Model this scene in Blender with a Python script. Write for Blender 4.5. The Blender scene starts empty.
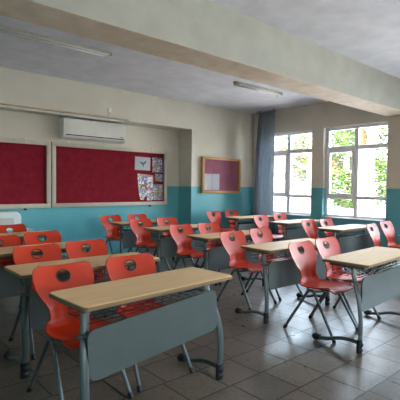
import bpy, bmesh, math, random
from mathutils import Vector, Matrix
random.seed(7)
S = bpy.context.scene
col = S.collection
PI = math.pi

# ------------------------------------------------------------------ materials
def new_mat(name, rough=.6, spec=.4, metal=0):
    m = bpy.data.materials.new(name); m.use_nodes = True
    n = m.node_tree.nodes; b = n['Principled BSDF']
    b.inputs['Roughness'].default_value = rough
    b.inputs['Metallic'].default_value = metal
    b.inputs['Specular IOR Level'].default_value = spec
    return m, n, m.node_tree.links, b

def ramp2(n, c1, c2, p1=.3, p2=.7):
    r = n.new('ShaderNodeValToRGB')
    r.color_ramp.elements[0].color = (*c1, 1); r.color_ramp.elements[0].position = p1
    r.color_ramp.elements[1].color = (*c2, 1); r.color_ramp.elements[1].position = p2
    return r

def mix_rgb(n, l, fac, a, b, mode='MIX'):
    m = n.new('ShaderNodeMix'); m.data_type = 'RGBA'; m.blend_type = mode
    for sock, v in ((m.inputs[0], fac), (m.inputs[6], a), (m.inputs[7], b)):
        if hasattr(v, 'is_linked') or hasattr(v, 'links'): l.new(v, sock)
        elif isinstance(v, (int, float)): sock.default_value = v
        else: sock.default_value = (*v, 1)
    return m.outputs[2]

def coords(n, l, scale=(1, 1, 1), kind='Object'):
    t = n.new('ShaderNodeTexCoord'); mp = n.new('ShaderNodeMapping')
    mp.inputs['Scale'].default_value = scale
    l.new(t.outputs[kind], mp.inputs[0]); return mp.outputs[0]

def noise(n, l, vec, scale, detail=4, rough=.55):
    t = n.new('ShaderNodeTexNoise'); t.inputs['Scale'].default_value = scale
    t.inputs['Detail'].default_value = detail; t.inputs['Roughness'].default_value = rough
    l.new(vec, t.inputs['Vector']); return t.outputs[0]

def bump(n, l, b, h, strength=.1, dist=.01):
    k = n.new('ShaderNodeBump'); k.inputs['Strength'].default_value = strength
    k.inputs['Distance'].default_value = dist
    l.new(h, k.inputs['Height']); l.new(k.outputs[0], b.inputs['Normal'])

def mottled(name, c1, c2, scale=4, rough=.6, spec=.4, metal=0, bs=0., bscale=60, vs=(1, 1, 1)):
    m, n, l, b = new_mat(name, rough, spec, metal)
    v = coords(n, l, vs)
    r = ramp2(n, c1, c2); l.new(noise(n, l, v, scale), r.inputs[0]); l.new(r.outputs[0], b.inputs['Base Color'])
    if bs: bump(n, l, b, noise(n, l, v, bscale, 3), bs)
    return m

def plaster():
    # cream paint over a glossy teal dado 1.415 m high
    m, n, l, b = new_mat('painted_plaster', .55, .4)
    v = coords(n, l)
    sep = n.new('ShaderNodeSeparateXYZ'); l.new(v, sep.inputs[0])
    st = n.new('ShaderNodeMath'); st.operation = 'LESS_THAN'; st.inputs[1].default_value = 1.415
    l.new(sep.outputs[2], st.inputs[0])
    nz = noise(n, l, v, 1.6, 5)
    r1 = ramp2(n, (.60, .55, .46), (.68, .63, .54)); l.new(nz, r1.inputs[0])
    r2 = ramp2(n, (.10, .38, .44), (.14, .45, .51)); l.new(nz, r2.inputs[0])
    l.new(mix_rgb(n, l, st.outputs[0], r1.outputs[0], r2.outputs[0]), b.inputs['Base Color'])
    rg = n.new('ShaderNodeMapRange'); rg.inputs[3].default_value = .6; rg.inputs[4].default_value = .38
    l.new(st.outputs[0], rg.inputs[0]); l.new(rg.outputs[0], b.inputs['Roughness'])
    bump(n, l, b, noise(n, l, v, 45, 3), .12)
    return m

def floor_mat():
    m, n, l, b = new_mat('terrazzo_tiles', .3, .5)
    v = coords(n, l)
    mp = n.new('ShaderNodeMapping'); mp.inputs['Location'].default_value = (-2.455 + .335*20, -1.368 + .335*20, 0)
    l.new(v, mp.inputs[0])
    br = n.new('ShaderNodeTexBrick'); br.offset = .1; br.offset_frequency = 2; br.squash = 1
    br.inputs['Scale'].default_value = 1; br.inputs['Brick Width'].default_value = .335
    br.inputs['Row Height'].default_value = .335; br.inputs['Mortar Size'].default_value = .008
    br.inputs['Mortar Smooth'].default_value = .3; br.inputs['Bias'].default_value = 0
    br.inputs['Color1'].default_value = (.19, .145, .105, 1); br.inputs['Color2'].default_value = (.13, .108, .086, 1)
    br.inputs['Mortar'].default_value = (.02, .017, .014, 1)
    l.new(mp.outputs[0], br.inputs['Vector'])
    vo = n.new('ShaderNodeTexVoronoi'); vo.inputs['Scale'].default_value = 70; l.new(v, vo.inputs['Vector'])
    r = ramp2(n, (.55, .52, .48), (1.25, 1.2, 1.15), .05, .6); l.new(vo.outputs['Color'], r.inputs[0])
    c = mix_rgb(n, l, .55, br.outputs[0], r.outputs[0], 'MULTIPLY')
    r2 = ramp2(n, (.72, .72, .72), (1, 1, 1), .25, .75); l.new(noise(n, l, v, 1.7, 5), r2.inputs[0])
    l.new(mix_rgb(n, l, 1., c, r2.outputs[0], 'MULTIPLY'), b.inputs['Base Color'])
    rg = n.new('ShaderNodeMapRange'); rg.inputs[1].default_value = .3; rg.inputs[2].default_value = .7
    rg.inputs[3].default_value = .27; rg.inputs[4].default_value = .38
    l.new(noise(n, l, v, 5, 4), rg.inputs[0]); l.new(rg.outputs[0], b.inputs['Roughness'])
    iv = n.new('ShaderNodeMath'); iv.operation = 'SUBTRACT'; iv.inputs[0].default_value = 1
    l.new(br.outputs['Fac'], iv.inputs[1]); bump(n, l, b, iv.outputs[0], .4, .003)
    return m

def wood(name, c1, c2, rough=.35, axis=0):
    sc = [14, 14, 14]; sc[axis] = .9
    return mottled(name, c1, c2, 3, rough, .3, vs=tuple(sc))

def glass_mat():
    m = bpy.data.materials.new('clear_glass'); m.use_nodes = True
    n = m.node_tree.nodes; l = m.node_tree.links; n.remove(n['Principled BSDF'])
    tr = n.new('ShaderNodeBsdfTransparent'); tr.inputs[0].default_value = (.95, .97, .96, 1)
    gl = n.new('ShaderNodeBsdfGlossy'); gl.inputs['Roughness'].default_value = .03
    fr = n.new('ShaderNodeFresnel'); fr.inputs[0].default_value = 1.3
    mx = n.new('ShaderNodeMixShader'); l.new(fr.outputs[0], mx.inputs[0])
    l.new(tr.outputs[0], mx.inputs[1]); l.new(gl.outputs[0], mx.inputs[2])
    l.new(mx.outputs[0], n['Material Output'].inputs[0]); return m

def crayon_mat(name, cols, scale):
    # white paper scribbled over with coloured crayon
    m, n, l, b = new_mat(name, .8, .2)
    v = coords(n, l)
    w = n.new('ShaderNodeTexVoronoi'); w.inputs['Scale'].default_value = scale; l.new(v, w.inputs['Vector'])
    sp = n.new('ShaderNodeSeparateColor'); l.new(w.outputs['Color'], sp.inputs[0])
    r = n.new('ShaderNodeValToRGB'); r.color_ramp.interpolation = 'CONSTANT'
    e = r.color_ramp.elements; e[0].color = (.84, .84, .88, 1); e[1].position = .25; e[1].color = (*cols[0], 1)
    for i, c in enumerate(cols[1:]):
        q = e.new(.35 + .65*(i+1)/len(cols)); q.color = (*c, 1)
    l.new(sp.outputs[0], r.inputs[0])
    f = ramp2(n, (0, 0, 0), (1, 1, 1), .36, .48); l.new(noise(n, l, v, scale*1.5, 3), f.inputs[0])
    l.new(mix_rgb(n, l, f.outputs[0], (.84, .84, .88), r.outputs[0]), b.inputs['Base Color'])
    return m

M = dict(
    plaster=plaster(), floor=floor_mat(),
    ceiling=mottled('ceiling_paint', (.66, .66, .71), (.78, .78, .83), 3.5, .8, .2, bs=.25, bscale=30),
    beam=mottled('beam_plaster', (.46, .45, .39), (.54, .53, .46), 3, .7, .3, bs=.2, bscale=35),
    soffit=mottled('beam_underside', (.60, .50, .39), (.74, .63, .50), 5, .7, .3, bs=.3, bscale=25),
    steel=mottled('grey_green_enamel', (.066, .080, .074), (.08, .096, .088), 8, .38, .5),
    panel=mottled('grey_panel', (.078, .092, .087), (.09, .106, .10), 5, .42, .5),
    legsteel=mottled('chair_steel', (.09, .11, .112), (.12, .14, .142), 8, .35, .5, .3),
    black=mottled('black_plastic', (.008, .008, .009), (.016, .016, .018), 20, .45, .4),
    dot=mottled('grey_dot', (.14, .14, .14), (.2, .2, .2), 20, .5, .4),
    wire=mottled('dark_wire', (.02, .022, .025), (.04, .042, .045), 20, .4, .5, .4),
    shell=mottled('orange_red_plastic', (.50, .027, .004), (.57, .036, .006), 6, .45, .28),
    rim=mottled('dark_rim', (.10, .02, .015), (.14, .03, .02), 20, .5, .4),
    wood=wood('beech_laminate', (.74, .47, .235), (.84, .56, .30), .5),
    edge=wood('brown_edge_band', (.22, .125, .06), (.29, .17, .085), .5),
    felt=mottled('crimson_felt', (.20, .012, .022), (.26, .018, .032), 9, .95, .1),
    bframe=mottled('beige_board_frame', (.50, .44, .36), (.58, .51, .43), 6, .5, .4),
    pine=wood('golden_pine', (.48, .25, .08), (.6, .34, .13), .4),
    purple=mottled('mauve_felt', (.30, .10, .15), (.35, .13, .185), 5, .9, .1),
    paper=mottled('white_paper', (.80, .82, .88), (.85, .87, .92), 8, .8, .2),
    white=mottled('white_plastic', (.72, .70, .66), (.78, .76, .72), 6, .4, .5),
    offwhite=mottled('aged_white_plastic', (.58, .56, .50), (.64, .62, .56), 6, .4, .5),
    dark=mottled('dark_slot', (.02, .02, .02), (.03, .03, .03), 9, .5, .3),
    tube=mottled('glass_tube', (.78, .78, .76), (.82, .82, .8), 9, .2, .5),
    lampbody=mottled('lamp_enamel', (.58, .54, .46), (.66, .62, .54), 5, .4, .5),
    upvc=mottled('window_frame_plastic', (.76, .76, .80), (.82, .82, .86), 5, .35, .5),
    glass=glass_mat(),
    curtain=mottled('grey_blue_curtain', (.36, .40, .44), (.44, .48, .52), 12, .9, .1),
    conduit=mottled('tan_conduit', (.40, .31, .18), (.46, .36, .22), 6, .5, .4),
    bin=mottled('milky_plastic', (.72, .76, .76), (.80, .84, .84), 6, .4, .4),
    bin2=mottled('milky_plastic_inset', (.5, .5, .48), (.58, .58, .56), 6, .5, .4),
    grey=mottled('grey_paint', (.3, .31, .32), (.36, .37, .38), 6, .5, .4),
    trunk=mottled('pale_bark', (.17, .125, .10), (.26, .20, .17), 6, .9, .1, bs=.5, bscale=14),
    rust=mottled('rust_bark', (.09, .035, .015), (.12, .05, .025), 6, .9, .1),
    leaf=mottled('leaf_green', (.025, .055, .006), (.075, .115, .018), 3, .6, .3),
    leaf2=mottled('leaf_dark_green', (.018, .035, .012), (.045, .07, .022), 3, .6, .3),
    ground=mottled('pale_paving', (.42, .40, .37), (.52, .5, .46), 1.5, .9, .1),
    house=mottled('white_render', (.3, .3, .3), (.36, .36, .36), 2, .8, .2),
    roof=mottled('orange_tiles', (.16, .055, .02), (.2, .08, .035), 8, .8, .2),
    car=mottled('pale_blue_paint', (.1, .15, .19), (.12, .17, .21), 2, .3, .5),
    carglass=mottled('dark_glass', (.05, .07, .09), (.06, .08, .1), 2, .1, .5),
    rubber=mottled('tyre_rubber', (.02, .02, .02), (.03, .03, .03), 9, .8, .2),
    crayon1=crayon_mat('crayon_people', [(.25, .12, .3), (.1, .2, .45), (.5, .3, .1), (.6, .62, .66)], 38),
    crayon2=crayon_mat('crayon_house', [(.1, .3, .6), (.6, .2, .2), (.6, .5, .1), (.15, .35, .2)], 34),
    crayon3=crayon_mat('crayon_garden', [(.6, .5, .12), (.2, .35, .6), (.55, .2, .35), (.3, .4, .2)], 40),
    crayon4=crayon_mat('crayon_rainbow', [(.5, .12, .25), (.1, .25, .55), (.65, .45, .08), (.12, .4, .3), (.4, .2, .5)], 26),
    ink=mottled('teal_crayon', (.05, .25, .3), (.07, .3, .33), 9, .8, .1),
)

# ------------------------------------------------------------------ mesh helpers
def link(name, bm, mats, parent=None, smooth=None, loc=None):
    me = bpy.data.meshes.new(name)
    bmesh.ops.recalc_face_normals(bm, faces=bm.faces)
    bm.to_mesh(me); bm.free()
    for m in (mats if isinstance(mats, (list, tuple)) else [mats]): me.materials.append(m)
    o = bpy.data.objects.new(name, me); col.objects.link(o)
    if smooth is not None:
        for p in me.polygons: p.use_smooth = True
        if smooth > 0: me.set_sharp_from_angle(angle=math.radians(smooth))
    if parent: o.parent = parent
    if loc: o.location = loc
    return o

def box(bm, x0, x1, y0, y1, z0, z1, bev=0, mi=0, seg=2):
    r = bmesh.ops.create_cube(bm, size=1)
    vs = r['verts']
    for v in vs:
        v.co = Vector((x0 if v.co.x < 0 else x1, y0 if v.co.y < 0 else y1, z0 if v.co.z < 0 else z1))
    fs = {f for v in vs for f in v.link_faces}
    for f in fs: f.material_index = mi
    if bev:
        es = list({e for v in vs for e in v.link_edges})
        r = bmesh.ops.bevel(bm, geom=es, offset=bev, segments=seg, affect='EDGES', profile=.5)
        for f in r['faces']: f.material_index = mi

def smooth_path(pts, k=6):
    pts = [Vector(p) for p in pts]; out = []
    for i in range(len(pts)-1):
        a = pts[max(i-1, 0)]; b = pts[i]; c = pts[i+1]; d = pts[min(i+2, len(pts)-1)]
        for j in range(k):
            t = j/k
            out.append(.5*((2*b)+(c-a)*t+(2*a-5*b+4*c-d)*t*t+(3*b-a-3*c+d)*t**3))
    out.append(pts[-1]); return out

def tube(bm, pts, r, seg=10, k=0, mi=0, sx=1, caps=True, side=None):
    """sweep a round (or, with sx, flattened) section along a path"""
    P = smooth_path(pts, k) if k else [Vector(p) for p in pts]
    rings = []; u = None
    for i, p in enumerate(P):
        d = (P[min(i+1, len(P)-1)] - P[max(i-1, 0)]).normalized()
        if side is not None: u = (Vector(side) - d*Vector(side).dot(d)).normalized()
        elif u is None:
            a = Vector((0, 0, 1)) if abs(d.z) < .9 else Vector((1, 0, 0)); u = d.cross(a).normalized()
        else: u = (u - d*u.dot(d)).normalized()
        w = d.cross(u)
        rr = r[i*(len(r)-1)//max(1, len(P)-1)] if isinstance(r, (list, tuple)) else r
        rings.append([bm.verts.new(p + u*math.cos(2*PI*j/seg)*rr*sx + w*math.sin(2*PI*j/seg)*rr) for j in range(seg)])
    for a, b in zip(rings, rings[1:]):
        for j in range(seg):
            f = bm.faces.new((a[j], a[(j+1) % seg], b[(j+1) % seg], b[j])); f.material_index = mi
    if caps:
        for q in (rings[0][::-1], rings[-1]):
            f = bm.faces.new(q); f.material_index = mi

def ball(bm, c, r, sc=(1, 1, 1), seg=12, mi=0):
    R = bmesh.ops.create_uvsphere(bm, u_segments=seg, v_segments=max(6, seg*2//3), radius=r)
    for v in R['verts']: v.co = Vector(c) + Vector((v.co.x*sc[0], v.co.y*sc[1], v.co.z*sc[2]))
    for f in {f for v in R['verts'] for f in v.link_faces}: f.material_index = mi

def prism(bm, outline, axis, a, b, mi=0):
    """closed 2-D outline extruded along an axis from a to b"""
    def mk(p, t):
        q = [p[0], p[1]]; q.insert(axis, t); return Vector(q)
    A = [bm.verts.new(mk(p, a)) for p in outline]; B = [bm.verts.new(mk(p, b)) for p in outline]
    fs = [bm.faces.new(A[::-1]), bm.faces.new(B)]
    n = len(A)
    for i in range(n): fs.append(bm.faces.new((A[i], A[(i+1) % n], B[(i+1) % n], B[i])))
    for f in fs: f.material_index = mi

def rrect(x0, x1, z0, z1, r, n=6):
    o = []
    for cx, cz, a0 in ((x1-r, z1-r, 0), (x0+r, z1-r, 90), (x0+r, z0+r, 180), (x1-r, z0+r, 270)):
        for i in range(n+1):
            a = math.radians(a0 + 90*i/n); o.append((cx+r*math.cos(a), cz+r*math.sin(a)))
    return o

def empty(name, loc=(0, 0, 0), rz=0):
    o = bpy.data.objects.new(name, None); col.objects.link(o)
    o.location = loc; o.rotation_euler = (0, 0, rz); o.empty_display_size = .1
    return o

def tag(o, label, cat, group=None, kind=None):
    if label: o['label'] = label
    if cat: o['category'] = cat
    if group: o['group'] = group
    if kind: o['kind'] = kind
    return o

def struct(name, bm, m, parent=None, **k):
    o = link(name, bm, m, parent, **k)
    if parent is None: o['kind'] = 'structure'
    return o

def kids(o): return [c for c in ALLK.get(o.name, [])]
def copy_tree(root):
    r = root.copy(); col.objects.link(r)
    for ch in list(root.children):
        c = ch.copy(); col.objects.link(c); c.parent = r
        for g in list(ch.children):
            d = g.copy(); col.objects.link(d); d.parent = c
    return r

# ------------------------------------------------------------------ the room
XL, XR, YF, YB, YR, ZC = -1.2, 8.2, -2.6, 7.26, 7.73, 3.315
RX = 6.12                                   # right end of the recess in the back wall
bm = bmesh.new(); box(bm, XL-.3, XR+.35, YF-.3, YR+.3, -.2, 0); struct('floor', bm, M['floor'])
bm = bmesh.new(); box(bm, XL-.3, XR+.35, 3.5, YR+.3, ZC, ZC+.3); struct('ceiling', bm, M['ceiling'])
ZF = 3.375                                  # the front bay is a touch higher
bm = bmesh.new(); box(bm, XL-.3, XR+.35, YF-.3, 3.5, ZF, ZF+.24); struct('ceiling', bm, M['ceiling'])
for q in ((XL-.3, RX, YR, YR+.3, 0, ZC),     # deep wall of the recess
          (RX, XR+.35, YB, YR+.3, 0, ZC),    # front plane right of the recess
          (XL-.3, RX, YB, YR, 2.71, ZC)):    # head of the recess
    bm = bmesh.new(); box(bm, *q); struct('wall_back', bm, M['plaster'])
bm = bmesh.new(); box(bm, XL-.3, XL, YF-.3, YR, 0, ZC+.06); struct('wall_left', bm, M['plaster'])
# front wall (behind the camera) with an unseen window added for fill light
WZ0, WZ1 = .76, 2.745
def wall_with_windows(name, horiz, fixed0, fixed1, a0, a1, wins):
    bm = bmesh.new()
    def bx(p0, p1, z0, z1):
        if horiz == 'y': box(bm, fixed0, fixed1, p0, p1, z0, z1)
        else: box(bm, p0, p1, fixed0, fixed1, z0, z1)
    cur = a0
    for w0, w1 in sorted(wins):
        bx(cur, w0, 0, ZC+.06); bx(w0, w1, 0, WZ0); bx(w0, w1, WZ1, ZC+.06); cur = w1
    bx(cur, a1, 0, ZC+.06)
    return struct(name, bm, M['plaster'])
WINS = [(5.48, 6.92), (3.74, 5.18), (1.62, 3.06), (.06, 1.5), (-1.5, -.06)]
wall_with_windows('wall_right', 'y', XR, XR+.3, YF, YB, WINS)
FILL_WINS = [(1.7, 3.3)]  # added opening out of view, brightens the room from the camera side
wall_with_windows('wall_front', 'x', YF-.3, YF, XL, XR+.3, FILL_WINS)

def window(i, w0, w1, horiz='y'):
    d = .11 if horiz == 'y' else 0
    root = empty('window_%d' % i, (XR+d, (w0+w1)/2, WZ0) if horiz == 'y' else ((w0+w1)/2, YF-.15, WZ0),
                 0 if horiz == 'y' else -PI/2)
    root['kind'] = 'structure'
    h = (w1-w0)/2; H = WZ1-WZ0; t = .065
    bm = bmesh.new()
    def b(y0, y1, z0, z1, x0=0, x1=.07): box(bm, x0, x1, y0, y1, z0, z1, .006)
    b(-h, h, 0, t); b(-h, h, H-t, H); b(-h, -h+t, t, H-t); b(h-t, h, t, H-t)
    b(-.045, .045, t, H-t)
    for zc, q in ((.45, .035), (1.52, .045)):
        b(-h+t, -.045, zc-q, zc+q); b(.045, h-t, zc-q, zc+q)
    # opening sash at the left light of the middle band
    for s in (1,):
        y0, y1 = (.045, h-t); z0, z1 = (.485, 1.475); k = .045
        b(y0, y1, z0, z0+k, -.02, .05); b(y0, y1, z1-k, z1, -.02, .05)
        b(y0, y0+k, z0+k, z1-k, -.02, .05); b(y1-k, y1, z0+k, z1-k, -.02, .05)
    fr = link('window_frame', bm, M['upvc'], root, smooth=30)
    bm = bmesh.new(); box(bm, -.05, -.02, .055, .085, .93, .97, .004); box(bm, -.062, -.045, .058, .082, .83, .96, .006)
    link('handle', bm, M['white'], fr, smooth=30)
    for y0, y1 in ((-h+t, -.045), (.045, h-t)):
        for z0, z1 in ((t, .415), (.485, 1.475), (1.565, H-t)):
            bm = bmesh.new(); box(bm, .03, .034, y0, y1, z0, z1); link('pane', bm, M['glass'], root)
    if horiz == 'y':
        bm = bmesh.new(); box(bm, -.15, .0, -h-.0, h+.0, -.0, .018, .004)
        link('window_sill', bm, M['upvc'], root, smooth=30)
    return root
for i, w in enumerate(WINS): window(i+1, *w)
for i, w in enumerate(FILL_WINS): window(len(WINS)+i+1, w[0], w[1], 'x')

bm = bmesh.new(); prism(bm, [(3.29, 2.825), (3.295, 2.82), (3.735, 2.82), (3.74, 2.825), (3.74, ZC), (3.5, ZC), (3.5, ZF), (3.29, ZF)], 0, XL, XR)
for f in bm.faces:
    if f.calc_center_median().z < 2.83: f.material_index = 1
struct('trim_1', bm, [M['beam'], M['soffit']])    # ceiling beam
bm = bmesh.new(); box(bm, 8.12, XR, 3.22, 3.66, 0, 2.82, .004); struct('trim_2', bm, M['plaster'])  # pillar under it
# ------------------------------------------------------------------ chair
def shell_mesh():
    bm = bmesh.new()
    prof = [(-.250, .428), (-.246, .443), (-.222, .455), (-.17, .457), (-.10, .452), (-.02, .446), (.06, .443), (.12, .445),
            (.160, .458), (.184, .486), (.193, .53), (.192, .58), (.198, .63), (.214, .69), (.235, .74), (.258, .79), (.275, .828), (.284, .846)]
    wid = [.165, .188, .2, .207, .21, .209, .2, .185, .160, .142, .133, .142, .176, .211, .222, .221, .206, .170]
    P = smooth_path([(0, a, b) for a, b in prof], 5)
    W = [v.x for v in smooth_path([(w, 0, 0) for w in wid], 5)]
    nv, nu = len(P), 33
    grid = []
    for i, (p, w) in enumerate(zip(P, W)):
        t = i/(nv-1); d = (P[min(i+1, nv-1)]-P[max(i-1, 0)]).normalized(); nrm = Vector((0, -d.z, d.y))
        back = max(0, min(1, (p.z-.52)/.12)); seat = max(0, min(1, (.47-p.z)/.02)) if p.y < .15 else 0
        row = []
        for j in range(nu):
            s = 2*j/(nu-1)-1
            off = back*.022*s*s + (1-back)*(.014*s**4) + (1-back)*(1-seat)*.03*s*s
            if seat and p.y < -.2: off -= .02*s*s
            # two soft ribs running up the waist
            off += .006*math.exp(-((abs(s)-.42)/.18)**2)*math.exp(-((p.z-.52)/.06)**2)
            row.append(bm.verts.new(p + Vector((s*w, 0, 0)) + nrm*off))
        grid.append(row)
    for i in range(nv-1):
        for j in range(nu-1): bm.faces.new((grid[i][j], grid[i][j+1], grid[i+1][j+1], grid[i+1][j]))
    # oval grip hole
    cz, rx, rz = .771, .050, .038
    inside = lambda v: ((v.co.x/rx)**2 + ((v.co.z-cz)/rz)**2) < 1 and v.co.y > .18
    dele = [v for v in bm.verts if inside(v)]
    bmesh.ops.delete(bm, geom=dele, context='VERTS')
    for v in bm.verts:
        if v.co.y > .18 and any(e.is_boundary for e in v.link_edges):
            a = math.atan2((v.co.z-cz)/rz, v.co.x/rx); q = math.hypot(v.co.x/rx, (v.co.z-cz)/rz)
            if q < 1.9:
                v.co.x = rx*1.03*math.cos(a); nz = cz+rz*1.03*math.sin(a)
                v.co.y += (nz-v.co.z)*.42; v.co.z = nz
    bmesh.ops.solidify(bm, geom=bm.faces[:], thickness=.009)
    return bm

def make_chair():
    root = empty('school_chair')
    sh = link('seat_shell', shell_mesh(), M['shell'], root, smooth=50)
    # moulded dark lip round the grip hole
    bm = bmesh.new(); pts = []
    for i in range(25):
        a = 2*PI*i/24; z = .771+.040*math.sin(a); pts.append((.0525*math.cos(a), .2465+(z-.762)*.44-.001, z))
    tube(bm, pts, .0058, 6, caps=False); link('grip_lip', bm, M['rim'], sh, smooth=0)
    for sx in (-1, 1):
        for fy in (-1, 1):
            bm = bmesh.new()
            tube(bm, [(sx*.197, 0, .424), (sx*.198, fy*.018, .422), (sx*.20, fy*.035, .408), (sx*.203, fy*.058, .37), (sx*.232, fy*.272, .012)], .0142, 10, 5)
            lg = link('leg', bm, M['legsteel'], root, smooth=0)
            bm = bmesh.new(); tube(bm, [(sx*.2305, fy*.258, .036), (sx*.2335, fy*.276, .002)], .018, 10)
            link('foot_glide', bm, M['black'], lg, smooth=40)
    for y in (-.10, .08):
        bm = bmesh.new()
        tube(bm, [(-.198, y*.3, .418), (-.155, y*.8, .424), (-.10, y, .428), (.10, y, .428), (.155, y*.8, .424), (.198, y*.3, .418)], .0105, 8, 4)
        link('cross_bar', bm, M['legsteel'], root, smooth=0)
    bm = bmesh.new(); box(bm, -.12, .12, -.12, .10, .428, .438, .004); link('seat_plate', bm, M['black'], root)
    return root

# ------------------------------------------------------------------ desk, origin at the front left floor point
DL, DW, DH = 1.2, .44, .775
def make_desk():
    root = empty('school_desk')
    bm = bmesh.new(); prism(bm, rrect(.004, DL-.004, .004, DW-.004, .028), 2, DH-.024, DH)
    bmesh.ops.bevel(bm, geom=[e for e in bm.edges if all(abs(v.co.z-DH) < 1e-4 for v in e.verts)], offset=.003, segments=2, affect='EDGES')
    top = link('tabletop', bm, M['wood'], root, smooth=30)
    bm = bmesh.new(); a = rrect(0, DL, 0, DW, .03); b = rrect(.0045, DL-.0045, .0045, DW-.0045, .0265)
    n = len(a)
    V = [[bm.verts.new((p[0], p[1], z)) for p in q] for q, z in ((a, DH-.025), (a, DH-.005), (b, DH-.005), (b, DH-.025))]
    for k in range(4):
        A, B = V[k], V[(k+1) % 4]
        for i in range(n): bm.faces.new((A[i], A[(i+1) % n], B[(i+1) % n], B[i]))
    link('edge_band', bm, M['edge'], top, smooth=30)
    for x in (.05, DL-.05):
        k = 1 if x < .5 else -1      # posts lean inwards towards the top
        bm = bmesh.new()
        tube(bm, [(x+.065*k, .195, .74), (x+.045*k, .165, .62), (x+.012*k, .11, .47), (x, .085, .33), (x, .078, .18), (x, .09, .04)], .0155, 14, 6, sx=1.85, side=(1, 0, 0))
        link('leg', bm, M['steel'], root, smooth=40)
        bm = bmesh.new()
        tube(bm, [(x, .10, .085), (x, .18, .090), (x, .27, .080), (x, .38, .046), (x, .49, .030)], .0165, 12, 5, sx=1.3, side=(1, 0, 0))
        fb = link('foot_bar', bm, M['steel'], root, smooth=40)
        bm = bmesh.new()
        tube(bm, [(x, .085, .115), (x, .087, .001)], .0225, 14, sx=1.5, side=(1, 0, 0))
        ball(bm, (x, .080, .075), .028, (1, 1, 1)); ball(bm, (x, .082, .025), .0275, (1, 1, .85))
        cp = link('front_foot_cap', bm, M['black'], fb, smooth=50)
        bm = bmesh.new(); ball(bm, (x, .505, .034), .033, (1, 1.05, 1)); tube(bm, [(x, .46, .036), (x, .505, .033)], .026, 12)
        link('rear_foot_cap', bm, M['black'], fb, smooth=50)
        bm = bmesh.new(); box(bm, x-.02, x+.02, .05, .37, .725, .751, .004)
        link('bracket', bm, M['steel'], root, smooth=30)
    bm = bmesh.new()
    for y in (.08, .34): box(bm, .07, DL-.07, y-.012, y+.012, .723, .747)
    link('frame_rail', bm, M['steel'], root)
    bm = bmesh.new(); prism(bm, rrect(.085, DL-.07, .34, .635, .05), 1, .088, .104)
    bmesh.ops.bevel(bm, geom=[e for e in bm.edges if abs(e.verts[0].co.y-e.verts[1].co.y) < 1e-5], offset=.002, segments=2, affect='EDGES')
    mp = link('modesty_panel', bm, M['panel'], root, smooth=30)
    mp.rotation_euler = (0, 0, 0)
    for z in (.357, .60):
        bm = bmesh.new(); yy = .095 if z < .5 else .165
        tube(bm, [(.055, yy, z), (.10, .112, z), (.16, .115, z), (DL-.16, .115, z), (DL-.10, .112, z), (DL-.055, yy, z)], .0105, 8, 3)
        link('panel_rail', bm, M['steel'], root, smooth=0)
    # wire basket hung under the top
    bm = bmesh.new(); z = .635; r = .0026; x0, x1, y0, y1 = .11, DL-.11, .13, .38
    nx = 14
    for i in range(nx):
        x = x0+(x1-x0)*i/(nx-1)
        tube(bm, [(x, y0, .73), (x, y0, z), (x, y1, z), (x, y1, z+.03)], r, 5)
    for j in range(5):
        y = y0+(y1-y0)*j/4; tube(bm, [(x0, y, z), (x1, y, z)], r*1.15, 5)
    tube(bm, [(x0, y0, .66), (x1, y0, .66)], r*1.1, 5); tube(bm, [(x0, y1, z+.03), (x1, y1, z+.03)], r*1.4, 5)
    for x in (x0, x1): tube(bm, [(x, y0, .73), (x, y1, .73)], r, 5); tube(bm, [(x, y1, z), (x, y1, .73)], r, 5)
    link('wire_basket', bm, M['wire'], root, smooth=0)
    return root

desk0 = make_desk()
DG = 'double school desks in three columns'
desks = [
    (.975, 2.016, .06, 'nearest double desk, long beech top and grey panel across the lower left'),
    (.985, 3.018, -.014, 'double desk directly behind the nearest one, cut by the left picture edge'),
    (1.02, 4.08, 0, 'third double desk back in the left column, only a strip of top between red chairs'),
    (1.05, 5.38, 0, 'rearmost double desk of the left column, beside the white plastic crate'),
    (3.335, 1.655, .055, 'nearest desk at the right edge, pale sheen on its top and light grey panel'),
    (3.306, 2.673, -.034, 'front desk of the middle column, standing just behind the two nearest right-hand chairs'),
    (3.46, 3.77, -.02, 'second desk from the front in the middle column, top ending beside the centre chair'),
    (3.56, 4.94, -.02, 'third desk from the front in the middle column, short strip of top near the pillar'),
    (3.61, 6.09, -.02, 'rearmost desk of the middle column, against the teal wall under the drawings'),
    (5.80, 3.32, .02, 'desk in the window column whose sunlit top is below the right-hand window'),
    (6.10, 4.54, .01, 'desk in the window column in front of the left window and mullion'),
    (6.20, 5.84, .0, 'rearmost desk of the window column beside the curtain, pale reflecting top'),
    (5.82, 2.05, .0, 'desk in the window column mostly out of frame at the right edge'),
]
for i, (x, y, t, lb) in enumerate(desks):
    d = desk0 if i == 0 else copy_tree(desk0)
    d.location = (x, y, 0); d.rotation_euler = (0, 0, t)
    tag(d, lb, 'desk', DG)
for c in desk0.children:                     # the nearest desk's panel hangs askew
    if c.name.startswith(('modesty_panel', 'panel_rail')):
        a = .062; c.rotation_euler = (0, -a, 0); c.location = (.5*a - .01, 0, -.57*a + .005)

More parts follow.
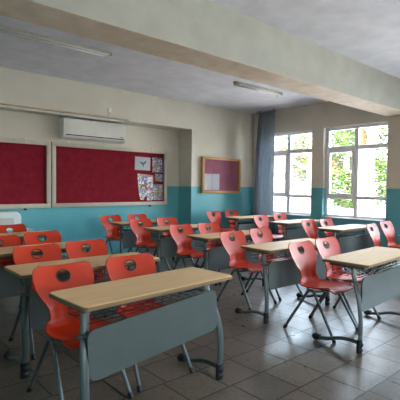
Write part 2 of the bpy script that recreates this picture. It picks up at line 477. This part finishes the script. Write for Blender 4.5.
chair0 = make_chair()
chairs = [   # grip hole position on the floor plan
    (1.238, 2.91, .03, 'nearest orange chair, tucked behind the left half of the nearest desk'),
    (1.83, 2.95, -.02, 'orange chair behind the right half of the nearest desk'),
    (1.44, 3.98, .02, 'red chair behind the left part of the second desk in the left column'),
    (1.97, 4.04, 0, 'red chair behind the right end of the second desk in the left column'),
    (1.37, 4.96, 0, 'red chair at the left edge, behind the left half of the third desk back'),
    (1.92, 5.13, .02, 'red chair right of the leftmost edge chair, teal wall showing through its grip hole'),
    (1.88, 6.27, 0, 'rearmost left chair, beside the white plastic crate'),
    (4.00, 7.17, .05, 'left chair of the rearmost middle column desk, backed by the teal wall'),
    (4.62, 7.19, 0, 'right chair of the rearmost middle column desk, partly behind another chair back'),
    (3.95, 6.04, .02, 'left chair of the third middle column desk, overlapping the chair behind it'),
    (4.56, 6.11, 0, 'right chair of the third middle column desk, in front of the wall pillar'),
    (3.90, 4.88, .05, 'left chair of the second middle column desk, its full seat and legs in view'),
    (4.45, 4.86, 0, 'right chair of the second middle column desk, below the small notice board'),
    (3.83, 3.73, .02, 'left chair of the front middle column desk, seat reaching over open floor'),
    (4.46, 3.80, .03, 'right chair of the front middle column desk, wire basket in front of its back'),
    (3.69, 2.58, .03, 'large dark red chair left of the right-edge desk, legs standing clear on the floor'),
    (4.24, 2.62, 0, 'red chair behind the top of the right-edge desk, pale light through its grip hole'),
    (6.42, 4.34, .05, 'left chair of the desk below the right-hand window'),
    (6.87, 4.26, .05, 'right chair of the desk below the right-hand window, its back above the desk corner'),
    (6.50, 3.20, .12, 'left chair of the pair at the right edge, turned slightly'),
    (7.22, 3.30, .0, 'right chair of the pair at the right edge, the one nearest the image border'),
    (6.58, 5.60, .03, 'left chair of the desk in front of the left window, close to the curtain'),
    (7.38, 5.74, .0, 'right chair of the desk in front of the left window, touching the window view'),
    (6.69, 7.13, .03, 'left chair against the teal wall under the small notice board'),
    (7.30, 7.14, 0, 'right chair against the teal wall under the small notice board'),
]
for i, (x, y, t, lb) in enumerate(chairs):
    c = chair0 if i == 0 else copy_tree(chair0)
    x, y = x*.983+.005, y*.983
    c.location = (x + math.sin(t)*.252, y - .252*math.cos(t), 0); c.rotation_euler = (0, 0, t)
    tag(c, lb, 'chair', 'orange-red school chairs behind the desks')

# ------------------------------------------------------------------ pin boards on the back wall
def pin_board(name, x0, x1, z0, z1, y, fw, fd, mf, mp, label, cat, hooks=(), pr=.012):
    root = empty(name, ((x0+x1)/2, y, z0)); cx, cz = (x0+x1)/2, z0
    bm = bmesh.new()
    X0, X1, Z1 = x0-cx, x1-cx, z1-z0
    for a in ((X0, X1, 0, fw), (X0, X1, Z1-fw, Z1), (X0, X0+fw, fw, Z1-fw), (X1-fw, X1, fw, Z1-fw)):
        box(bm, a[0], a[1], -fd, -.001, a[2], a[3], .005)
    link('board_frame', bm, mf, root, smooth=30)
    bm = bmesh.new(); box(bm, X0+fw*.8, X1-fw*.8, -pr, -.002, fw*.8, Z1-fw*.8); link('felt_panel', bm, mp, root)
    for hx, hz in hooks:
        bm = bmesh.new(); box(bm, hx-cx-.022, hx-cx+.022, -.035, -.001, hz-cz-.018, hz-cz+.018, .005)
        link('fixing_clip', bm, M['dark'] if hz < z0 else M['white'], root, smooth=30)
    tag(root, label, cat); return root
pin_board('pin_board', .25, 3.045, .99, 2.225, YR, .078, .055, M['bframe'], M['felt'],
          'crimson felt pin board without papers, beige frame, at the left edge', 'pin board', [(2.59, 2.245), (2.59, .972)])
pin_board('pin_board', 3.065, 5.745, .99, 2.225, YR, .078, .055, M['bframe'], M['felt'],
          'crimson felt pin board below the air conditioner with children\'s drawings at its right end', 'pin board',
          [(3.4, 2.243), (5.35, 2.243), (5.3, .972)])
nb = pin_board('notice_board', 6.40, 7.67, 1.26, 2.11, YB, .055, .075, M['pine'], M['purple'],
          'small mauve notice board in a golden wooden frame on the right part of the wall', 'notice board')

def sheet(name, x0, x1, z0, z1, y, m, label, cat, group, tilt=0, bend=.004, parts=()):
    bm = bmesh.new(); n = 8; w, h = x1-x0, z1-z0; g = []
    for i in range(n+1):
        for j in range(n+1):
            s, t = i/n, j/n
            g.append(bm.verts.new((s*w-w/2, -bend*(1-math.cos(2*PI*s))*.5-bend*t*.6, t*h-h/2)))
    for i in range(n):
        for j in range(n): bm.faces.new((g[i*(n+1)+j], g[(i+1)*(n+1)+j], g[(i+1)*(n+1)+j+1], g[i*(n+1)+j+1]))
    bmesh.ops.solidify(bm, geom=bm.faces[:], thickness=.0012)
    o = link(name, bm, m, smooth=30, loc=((x0+x1)/2, y, (z0+z1)/2)); o.rotation_euler = (0, tilt, 0)
    for bmf, mm, nm in parts: link(nm, bmf, mm, o)
    return tag(o, label, cat, group)
PY = YR-.0155
GR = 'children\'s drawings pinned to the crimson board'
bird = bmesh.new()
tube(bird, [(-.07, -.004, .035), (-.03, -.006, .0), (.0, -.006, -.015), (.04, -.006, .01), (.075, -.004, .055)], [.012, .017, .014], 6, 4)
tube(bird, [(-.01, -.006, .03), (0, -.006, -.02), (.02, -.006, -.07)], [.014, .01, .006], 6, 4)
sheet('drawing', 4.90, 5.30, 1.76, 2.05, PY, M['paper'], 'white landscape sheet with a small teal bird scribble, upper left of the drawings', 'drawing', GR, .02, parts=[(bird, M['ink'], 'crayon_bird')])
sheet('drawing', 5.355, 5.63, 1.725, 2.06, PY, M['crayon1'], 'tall sheet of violet crayon figures, upper right of the drawings', 'drawing', GR, -.01)
sheet('drawing', 5.43, 5.64, 1.52, 1.69, PY, M['crayon2'], 'smallest crayon drawing, halfway down the right side of the group', 'drawing', GR, .02)
sheet('drawing', 5.40, 5.64, 1.10, 1.46, PY, M['crayon3'], 'tall yellowish crayon drawing at the lower right of the group', 'drawing', GR, .0)
# collage with an uneven, torn lower outline
bm = bmesh.new()
out = [(-.22, .30), (.20, .27), (.21, .05), (.235, .03), (.22, -.10), (.23, -.25), (.15, -.31), (.04, -.29), (.03, -.20), (-.03, -.21), (-.04, -.28), (-.13, -.27), (-.17, -.15), (-.19, .02)]
prism(bm, out, 1, -.0035, 0)
o = link('drawing', bm, M['crayon4'], loc=(5.18, PY, 1.385))
tag(o, 'large multicoloured crayon collage with an orange arc and ragged lower edge', 'drawing', GR)
bm = bmesh.new(); tube(bm, [(-.13, -.006, -.02), (-.09, -.006, .04), (-.03, -.006, .045), (.02, -.006, 0), (.05, -.006, -.06)], .022, 6, 4)
link('orange_arc', bm, M['pine'], o)
for x0, x1, lb in ((6.50, 6.74, 'printed white page at the far left inside the small notice board'), (6.75, 6.99, 'printed white page right of the other page inside the small notice board')):
    sheet('notice_paper', x0, x1, 1.335, 1.72, YB-.015, M['paper'], lb, 'paper', 'papers inside the small notice board')

# ------------------------------------------------------------------ air conditioner and its conduit
root = empty('air_conditioner', (3.88, YR-.002, 2.29))
bm = bmesh.new()
prism(bm, [(0, 0), (-.15, 0), (-.205, .03), (-.225, .085), (-.225, .335), (-.20, .385), (0, .385)], 0, -.665, .665)
bmesh.ops.bevel(bm, geom=[e for e in bm.edges if abs(e.verts[0].co.x-e.verts[1].co.x) < 1e-5], offset=.008, segments=2, affect='EDGES')
ab = link('body', bm, M['white'], root, smooth=35)
bm = bmesh.new()
for i in range(9): box(bm, -.60, .60, -.2315, -.222, .135+i*.026, .149+i*.026, .002)
link('front_grille', bm, M['white'], root)
bm = bmesh.new(); box(bm, -.62, .62, -.2235, -.19, .060, .088); link('air_slot', bm, M['dark'], root)
bm = bmesh.new(); box(bm, -.60, .60, -.235, -.222, .036, .060, .004); link('louvre', bm, M['white'], root, smooth=30)
bm = bmesh.new(); box(bm, .52, .60, -.2345, -.222, .098, .116, .002); link('display', bm, M['grey'], root)
tag(root, 'white wall air conditioner above the crimson pin boards', 'air conditioner')
# two ducts run along the wall edge above the unit
root = empty('cable_duct', (2.0, YB, 2.69))
bm = bmesh.new(); tube(bm, [(-3, -.018, .035), (2.45, -.018, .035)], .016, 8); link('pipe', bm, M['conduit'], root, smooth=0)
bm = bmesh.new(); box(bm, -3, 2.35, -.022, .0, -.02, .012, .003); tube(bm, [(2.3, -.012, .0), (2.5, -.012, .0), (2.52, -.012, -.05)], .007, 6, 3)
link('cable', bm, M['offwhite'], root, smooth=30)
tag(root, 'tan pipe and cable running along the wall edge above the air conditioner', 'pipe')
root = empty('junction_box', (4.02, YB, 2.87))
bm = bmesh.new(); box(bm, -.035, .035, -.03, 0, -.045, .045, .006); link('box', bm, M['white'], root, smooth=30)
bm = bmesh.new(); box(bm, -.009, .009, -.014, 0, -.165, -.045, .002); link('cable', bm, M['offwhite'], root)
tag(root, 'small white switch box with a short drop cable above the air conditioner', 'switch box')

# ------------------------------------------------------------------ ceiling lamps (switched off)
def lamp(x0, x1, y, label):
    root = empty('ceiling_lamp', ((x0+x1)/2, y, ZC)); h = (x1-x0)/2
    bm = bmesh.new(); prism(bm, [(-.045, 0), (-.045, -.022), (-.02, -.05), (.02, -.05), (.045, -.022), (.045, 0)], 0, -h, h)
    link('housing', bm, M['lampbody'], root)
    for y_ in (-.048, .048):
        bm = bmesh.new(); tube(bm, [(-h+.04, y_, -.052), (h-.04, y_, -.052)], .0145, 10)
        t = link('tube', bm, M['tube'], root, smooth=0)
        bm = bmesh.new()
        bm.free()
        for s in (-1, 1):
            bm = bmesh.new(); box(bm, s*(h-.035)-.012, s*(h-.035)+.012, y_-.018, y_+.018, -.075, -.02, .004)
            link('socket', bm, M['lampbody'], t)
    bm = bmesh.new(); box(bm, h-.01, h+.03, -.03, .03, -.045, 0, .006); link('end_cap', bm, M['conduit'], root, smooth=30)
    bm = bmesh.new(); box(bm, -h-.03, -h+.01, -.03, .03, -.05, 0, .006); link('end_cap', bm, M['conduit'], root, smooth=30)
    tag(root, label, 'ceiling lamp')
lamp(1.40, 2.98, 5.38, 'fluorescent ceiling lamp at the upper left, switched off')
lamp(5.46, 6.76, 5.27, 'fluorescent ceiling lamp near the curtain, switched off')

# ------------------------------------------------------------------ curtain
root = empty('curtain', (8.0, 6.72, .05))
bm = bmesh.new(); n = 150; rows = 26; G = []
for j in range(rows+1):
    t = j/rows; z = 3.19*(1-t)                   # from the rail down
    y0 = -.30 - .02*t + .02*math.sin(t*3); y1 = .16 + .16*min(1, t*1.3)**.8
    row = []
    for i in range(n+1):
        s = i/n; amp = .04 + .035*t
        row.append(bm.verts.new((amp*math.sin(s*2*PI*7 + .5*math.sin(t*2.5)+1.2*math.sin(s*7)) + .015*math.sin(s*43+t*5), y0+(y1-y0)*s, z)))
    G.append(row)
for j in range(rows):
    for i in range(n): bm.faces.new((G[j][i], G[j][i+1], G[j+1][i+1], G[j+1][i]))
bmesh.ops.solidify(bm, geom=bm.faces[:], thickness=.002)
link('fabric', bm, M['curtain'], root, smooth=0)
bm = bmesh.new(); box(bm, -.04, .04, -.34, .24, 3.19, 3.225, .004); box(bm, -.015, .015, -.3, -.27, 3.22, 3.262); box(bm, -.015, .015, .15, .18, 3.22, 3.262)
link('curtain_rail', bm, M['grey'], root)
tag(root, 'long grey-blue pleated curtain gathered in the corner beside the window', 'curtain')

# ------------------------------------------------------------------ crate on a low cabinet by the wall
root = empty('low_cabinet', (1.95, 7.42, 0))
bm = bmesh.new(); box(bm, -.62, .62, -.22, .22, .02, .66, .006); link('body', bm, M['grey'], root, smooth=30)
for s in (-1, 1):
    bm = bmesh.new(); box(bm, s*.31-.30, s*.31+.30, -.235, -.221, .05, .63, .004); d = link('door', bm, M['grey'], root, smooth=30)
    bm = bmesh.new(); box(bm, s*.06-.008, s*.06+.008, -.255, -.235, .30, .42, .003); link('handle', bm, M['legsteel'], d)
tag(root, 'low grey cabinet under the white crate, hidden behind the left chairs', 'cabinet')
root = empty('plastic_crate', (2.10, 7.42, .66))
bm = bmesh.new(); prism(bm, rrect(-.42, .27, 0, .30, .09), 1, -.17, .17)
bmesh.ops.bevel(bm, geom=[e for e in bm.edges if abs(e.verts[0].co.y-e.verts[1].co.y) < 1e-5], offset=.02, segments=3, affect='EDGES')
link('body', bm, M['bin'], root, smooth=40)
bm = bmesh.new(); prism(bm, rrect(-.30, .15, .06, .20, .03), 1, -.176, -.168); link('front_inset', bm, M['bin2'], root, smooth=30)
tag(root, 'white rounded plastic crate on the low cabinet below the left pin board', 'crate')

# ------------------------------------------------------------------ outdoors
bm = bmesh.new(); box(bm, -40, 70, -50, 60, -.9, -.6); struct('ground', bm, M['ground'])

def leaves(bm, c, R, n, size=.12, flat=1., mi=0):
    for _ in range(n):
        while True:
            p = Vector((random.uniform(-1, 1), random.uniform(-1, 1), random.uniform(-1, 1)))
            if .25 < p.length < 1: break
        p = Vector(c) + Vector((p.x*R[0], p.y*R[1], p.z*R[2]))
        q = Matrix.Rotation(random.uniform(0, 2*PI), 3, 'Z') @ Matrix.Rotation(random.uniform(-1.2, 1.2), 3, 'X')
        s = size*random.uniform(.6, 1.4)
        vs = [bm.verts.new(p + q @ Vector(v)) for v in ((-s*.5, 0, 0), (0, -s*.25, .02), (s*.6, 0, 0), (0, s*.25, .02))]
        bm.faces.new(vs)

def tree(name, base, trunk_paths, clumps, leafm, label, size=.14):
    root = empty(name, base); B = Vector(base)
    for nm, m, pts, rad in trunk_paths:
        bm = bmesh.new(); tube(bm, [Vector(p)-B for p in pts], rad, 12, 5); link(nm, bm, m, root, smooth=0)
    bm = bmesh.new()
    for c, R, n in clumps: leaves(bm, Vector(c)-B, R, n, size)
    link('foliage', bm, leafm, root)
    tag(root, label, 'tree'); return root
# big pale trunk seen through the right-hand window
tree('garden_tree', (15.6, 7.95, -.6), [
    ('trunk', M['trunk'], [(15.6, 7.95, -.6), (15.7, 8.02, .6), (16, 8.15, 1.7), (16, 8.15, 2.8), (16, 8.22, 3.1)], [.42, .36, .32, .28, .2]),
    ('branch', M['rust'], [(16, 8.2, 2.6), (16, 8.38, 3.2), (16.1, 8.52, 4.0), (16.2, 8.7, 5.4)], [.2, .17, .15, .1]),
    ('branch', M['trunk'], [(16, 8.1, 2.6), (16, 7.95, 3.2), (16, 7.82, 3.9), (16, 7.6, 5.4)], [.2, .17, .15, .1]),
    ('branch', M['trunk'], [(16, 8.2, 2.5), (16, 8.9, 2.85), (15.9, 9.5, 3.2)], [.08, .06, .04])],
    [((17, 7.4, 4.6), (1.4, 1.6, 1.0), 900), ((16.5, 9.5, 4.3), (1.3, 1.4, .8), 800), ((17.5, 6.6, 3.2), (1, .8, .8), 500), ((16.6, 9.4, 3.3), (.9, .8, .5), 450)], M['leaf'],
    'tree with a thick pale forked trunk outside the right-hand window')
# slanting limbs and thin foliage through the left window
tree('garden_tree', (16.4, 11.2, -.6), [
    ('trunk', M['trunk'], [(16.4, 11.0, -.6), (16.4, 11.0, 1.0), (16.4, 10.95, 2.4), (16.6, 11.0, 4.2)], [.24, .2, .17, .12]),
    ('branch', M['trunk'], [(16.4, 10.95, 2.2), (16.2, 11.8, 2.6), (16, 13.0, 3.1)], [.09, .07, .04]),
    ('branch', M['trunk'], [(16.4, 11.0, 1.3), (16.2, 11.9, 1.5), (16, 13.0, 2.0)], [.08, .06, .04]),
    ('branch', M['trunk'], [(16.4, 11.0, .9), (16.2, 11.5, .75), (16, 12.1, .4)], [.06, .05, .03])],
    [((16.6, 11.6, 4.1), (1.5, 1.8, .9), 1000), ((17, 11.1, 2.3), (.8, .7, .7), 350), ((16.7, 10.4, 3.4), (.7, .7, .8), 350)], M['leaf'],
    'slender tree with slanting pale branches outside the left window')
tree('garden_tree', (23.5, 15.0, -.6), [('trunk', M['trunk'], [(23.5, 15.0, -.6), (23.5, 14.9, 2), (23.5, 15.0, 5)], [.3, .25, .15])],
    [((24, 15.0, 4.6), (2.0, 2.4, 1.5), 1300), ((24, 13.6, 3.3), (1.3, 1.3, .8), 600)], M['leaf2'], 'distant tree between the two windows, crown showing above the white garden wall', .22)
tree('garden_tree', (21.5, 12.2, -.6), [('trunk', M['trunk'], [(21.5, 12.2, -.6), (21.5, 12.1, 2), (21.6, 12.2, 5)], [.2, .16, .1])],
    [((21.5, 12.4, 4.6), (1.3, 1.7, 1.9), 1700), ((21.8, 11.2, 5.6), (1.2, 1.2, 1.2), 600)], M['leaf2'], 'dark grey-green tree in the upper left panes of the right-hand window', .24)
tree('garden_tree', (26.5, 10.8, -.6), [('trunk', M['trunk'], [(26.5, 10.8, -.6), (26.5, 10.9, 2), (26.6, 10.8, 5)], [.3, .25, .15])],
    [((26.5, 11.6, 4.4), (1.5, 2.3, 3.2), 2400), ((26.5, 14.6, 4.0), (1.2, 1.2, 1.6), 700)], M['leaf'], 'yellow-green tree far behind the pale trunk', .3)
tree('garden_tree', (20.5, 14.6, -.6), [('trunk', M['trunk'], [(20.5, 14.6, -.6), (20.5, 14.6, 2), (20.6, 14.7, 5)], [.2, .16, .1])],
    [((20.5, 14.9, 4.5), (1.1, 1.9, 1.1), 1000), ((20.5, 14.3, 2.6), (.8, .9, .9), 500)], M['leaf2'], 'grey-green tree in front of the orange roof outside the left window', .22)
# hedge and shrubs
for i, (c, R, n, lb) in enumerate([((20, 11.4, 1.2), (.9, .9, 1.3), 1500, 'bright green shrub left of the pale trunk'),
                                   ((21, 9.6, 1.6), (.9, .8, 1.7), 1500, 'tall yellow-green shrub directly behind the pale trunk')]):
    root = empty('garden_shrub', (c[0], c[1], -.6))
    bm = bmesh.new(); leaves(bm, (0, 0, c[2]+.6), R, n, .2); link('foliage', bm, M['leaf'], root)
    bm = bmesh.new(); tube(bm, [(0, 0, 0), (.02, .03, .8), (0, 0, c[2]+.6)], .06, 8, 3); link('stem', bm, M['trunk'], root, smooth=0)
    tag(root, lb, 'shrub')
# white wall and houses
def house(name, x0, x1, y0, y1, zt, zr, label, wins, wallm):
    root = empty(name, ((x0+x1)/2, (y0+y1)/2, -.6)); cx, cy = (x0+x1)/2, (y0+y1)/2
    bm = bmesh.new(); box(bm, x0-cx, x1-cx, y0-cy, y1-cy, 0, zt+.6); link('walls', bm, wallm, root)
    bm = bmesh.new(); prism(bm, [(x0-cx-.4, zt+.55), (x1-cx+.4, zt+.55), (0, zr+.6)], 1, y0-cy-.4, y1-cy+.4); link('roof', bm, M['roof'], root)
    for wy, wz in wins:
        bm = bmesh.new(); box(bm, x0-cx-.05, x0-cx+.02, wy-cy-.5, wy-cy+.5, wz+.6, wz+1.7); link('window', bm, M['carglass'], root)
    tag(root, label, 'house')
house('house', 25, 31, 17.6, 25, 2.5, 4.6, 'white house with an orange tiled roof seen through the left window', [(19.5, .8), (22, .8)], M['house'])
house('house', 33.5, 40, 17.5, 21.5, 3.4, 3.9, 'plain white building left of the shrubs in the right-hand window', [], M['house'])
bm = bmesh.new(); box(bm, 18.2, 18.4, 4, 24, -.6, .45, .02); o = link('garden_wall', bm, M['house']); tag(o, 'low white garden wall crossing behind the trees outside', 'wall')
# parked car beyond the trunk, its roof and flank in the lowest pane
root = empty('parked_car', (16.6, 6.9, -.6), .1)
prof = [(-1.9, .25), (-1.95, .7), (-1.2, .85), (-.8, 1.35), (.7, 1.38), (1.3, .92), (1.95, .82), (2.0, .3)]
bm = bmesh.new(); prism(bm, prof, 0, -.78, .78); bmesh.ops.bevel(bm, geom=bm.edges[:], offset=.05, segments=2, affect='EDGES')
link('body', bm, M['car'], root, smooth=40)
bm = bmesh.new(); prism(bm, [(-.95, .9), (-.68, 1.27), (.62, 1.3), (1.05, .93)], 0, -.80, .80); link('side_window', bm, M['carglass'], root)
for yy in (-1.2, 1.25):
    for s in (-1, 1):
        bm = bmesh.new(); tube(bm, [(s*.62, yy, .32), (s*.82, yy, .32)], .32, 20); link('wheel', bm, M['rubber'], root, smooth=40)
tag(root, 'pale blue parked car low in the right-hand window', 'car')

# ------------------------------------------------------------------ daylight
w = bpy.data.worlds.new('sky'); S.world = w; w.use_nodes = True
n = w.node_tree.nodes; l = w.node_tree.links
sky = n.new('ShaderNodeTexSky'); sky.sky_type = 'NISHITA'; sky.sun_disc = False
sky.sun_elevation = math.radians(48); sky.sun_rotation = math.radians(250); sky.air_density = 1.2; sky.dust_density = 2.5
mx = n.new('ShaderNodeMix'); mx.data_type = 'RGBA'; mx.inputs[0].default_value = .45
mx.inputs[7].default_value = (.42, .43, .44, 1)
hs = n.new('ShaderNodeVectorMath'); hs.operation = 'SCALE'; hs.inputs[3].default_value = .12
l.new(sky.outputs[0], hs.inputs[0]); l.new(hs.outputs[0], mx.inputs[6])
l.new(mx.outputs[2], n['Background'].inputs[0]); n['Background'].inputs[1].default_value = 14
sun = bpy.data.lights.new('sun', 'SUN'); sun.energy = 6; sun.angle = math.radians(2); sun.color = (1, .95, .86)
so = bpy.data.objects.new('sun', sun); col.objects.link(so)
so.rotation_euler = Vector((.5, -.12, -.85)).to_track_quat('-Z', 'Y').to_euler()
def portal(loc, rot, sx, sy):
    p = bpy.data.lights.new('window_portal', 'AREA'); p.shape = 'RECTANGLE'; p.size = sx; p.size_y = sy
    p.cycles.is_portal = True
    o = bpy.data.objects.new('window_portal', p); col.objects.link(o); o.location = loc; o.rotation_euler = rot
for a, b in WINS: portal((XR+.31, (a+b)/2, (WZ0+WZ1)/2), (0, PI/2, 0), WZ1-WZ0, b-a)
for a, b in FILL_WINS: portal(((a+b)/2, YF-.31, (WZ0+WZ1)/2), (PI/2, 0, 0), b-a, WZ1-WZ0)

# ------------------------------------------------------------------ camera
cam = bpy.data.cameras.new('camera'); cam.sensor_width = 36; cam.sensor_fit = 'HORIZONTAL'; cam.lens = 416.365/400*36
cam.clip_start = .05; cam.clip_end = 300
co = bpy.data.objects.new('camera', cam); col.objects.link(co)
rt = Vector((.75103, -.66018, .01056)); up = Vector((.01355, .03139, .99942)); fw = Vector((.66012, .75045, -.03252))
m = Matrix((rt, up, -fw)).transposed().to_4x4(); m.translation = (0, 0, 1.4166)
co.matrix_world = m; S.camera = co

S.view_settings.view_transform = 'Standard'; S.view_settings.look = 'None'
S.view_settings.gamma = 1; S.view_settings.use_curve_mapping = False
S.view_settings.exposure = 2.2
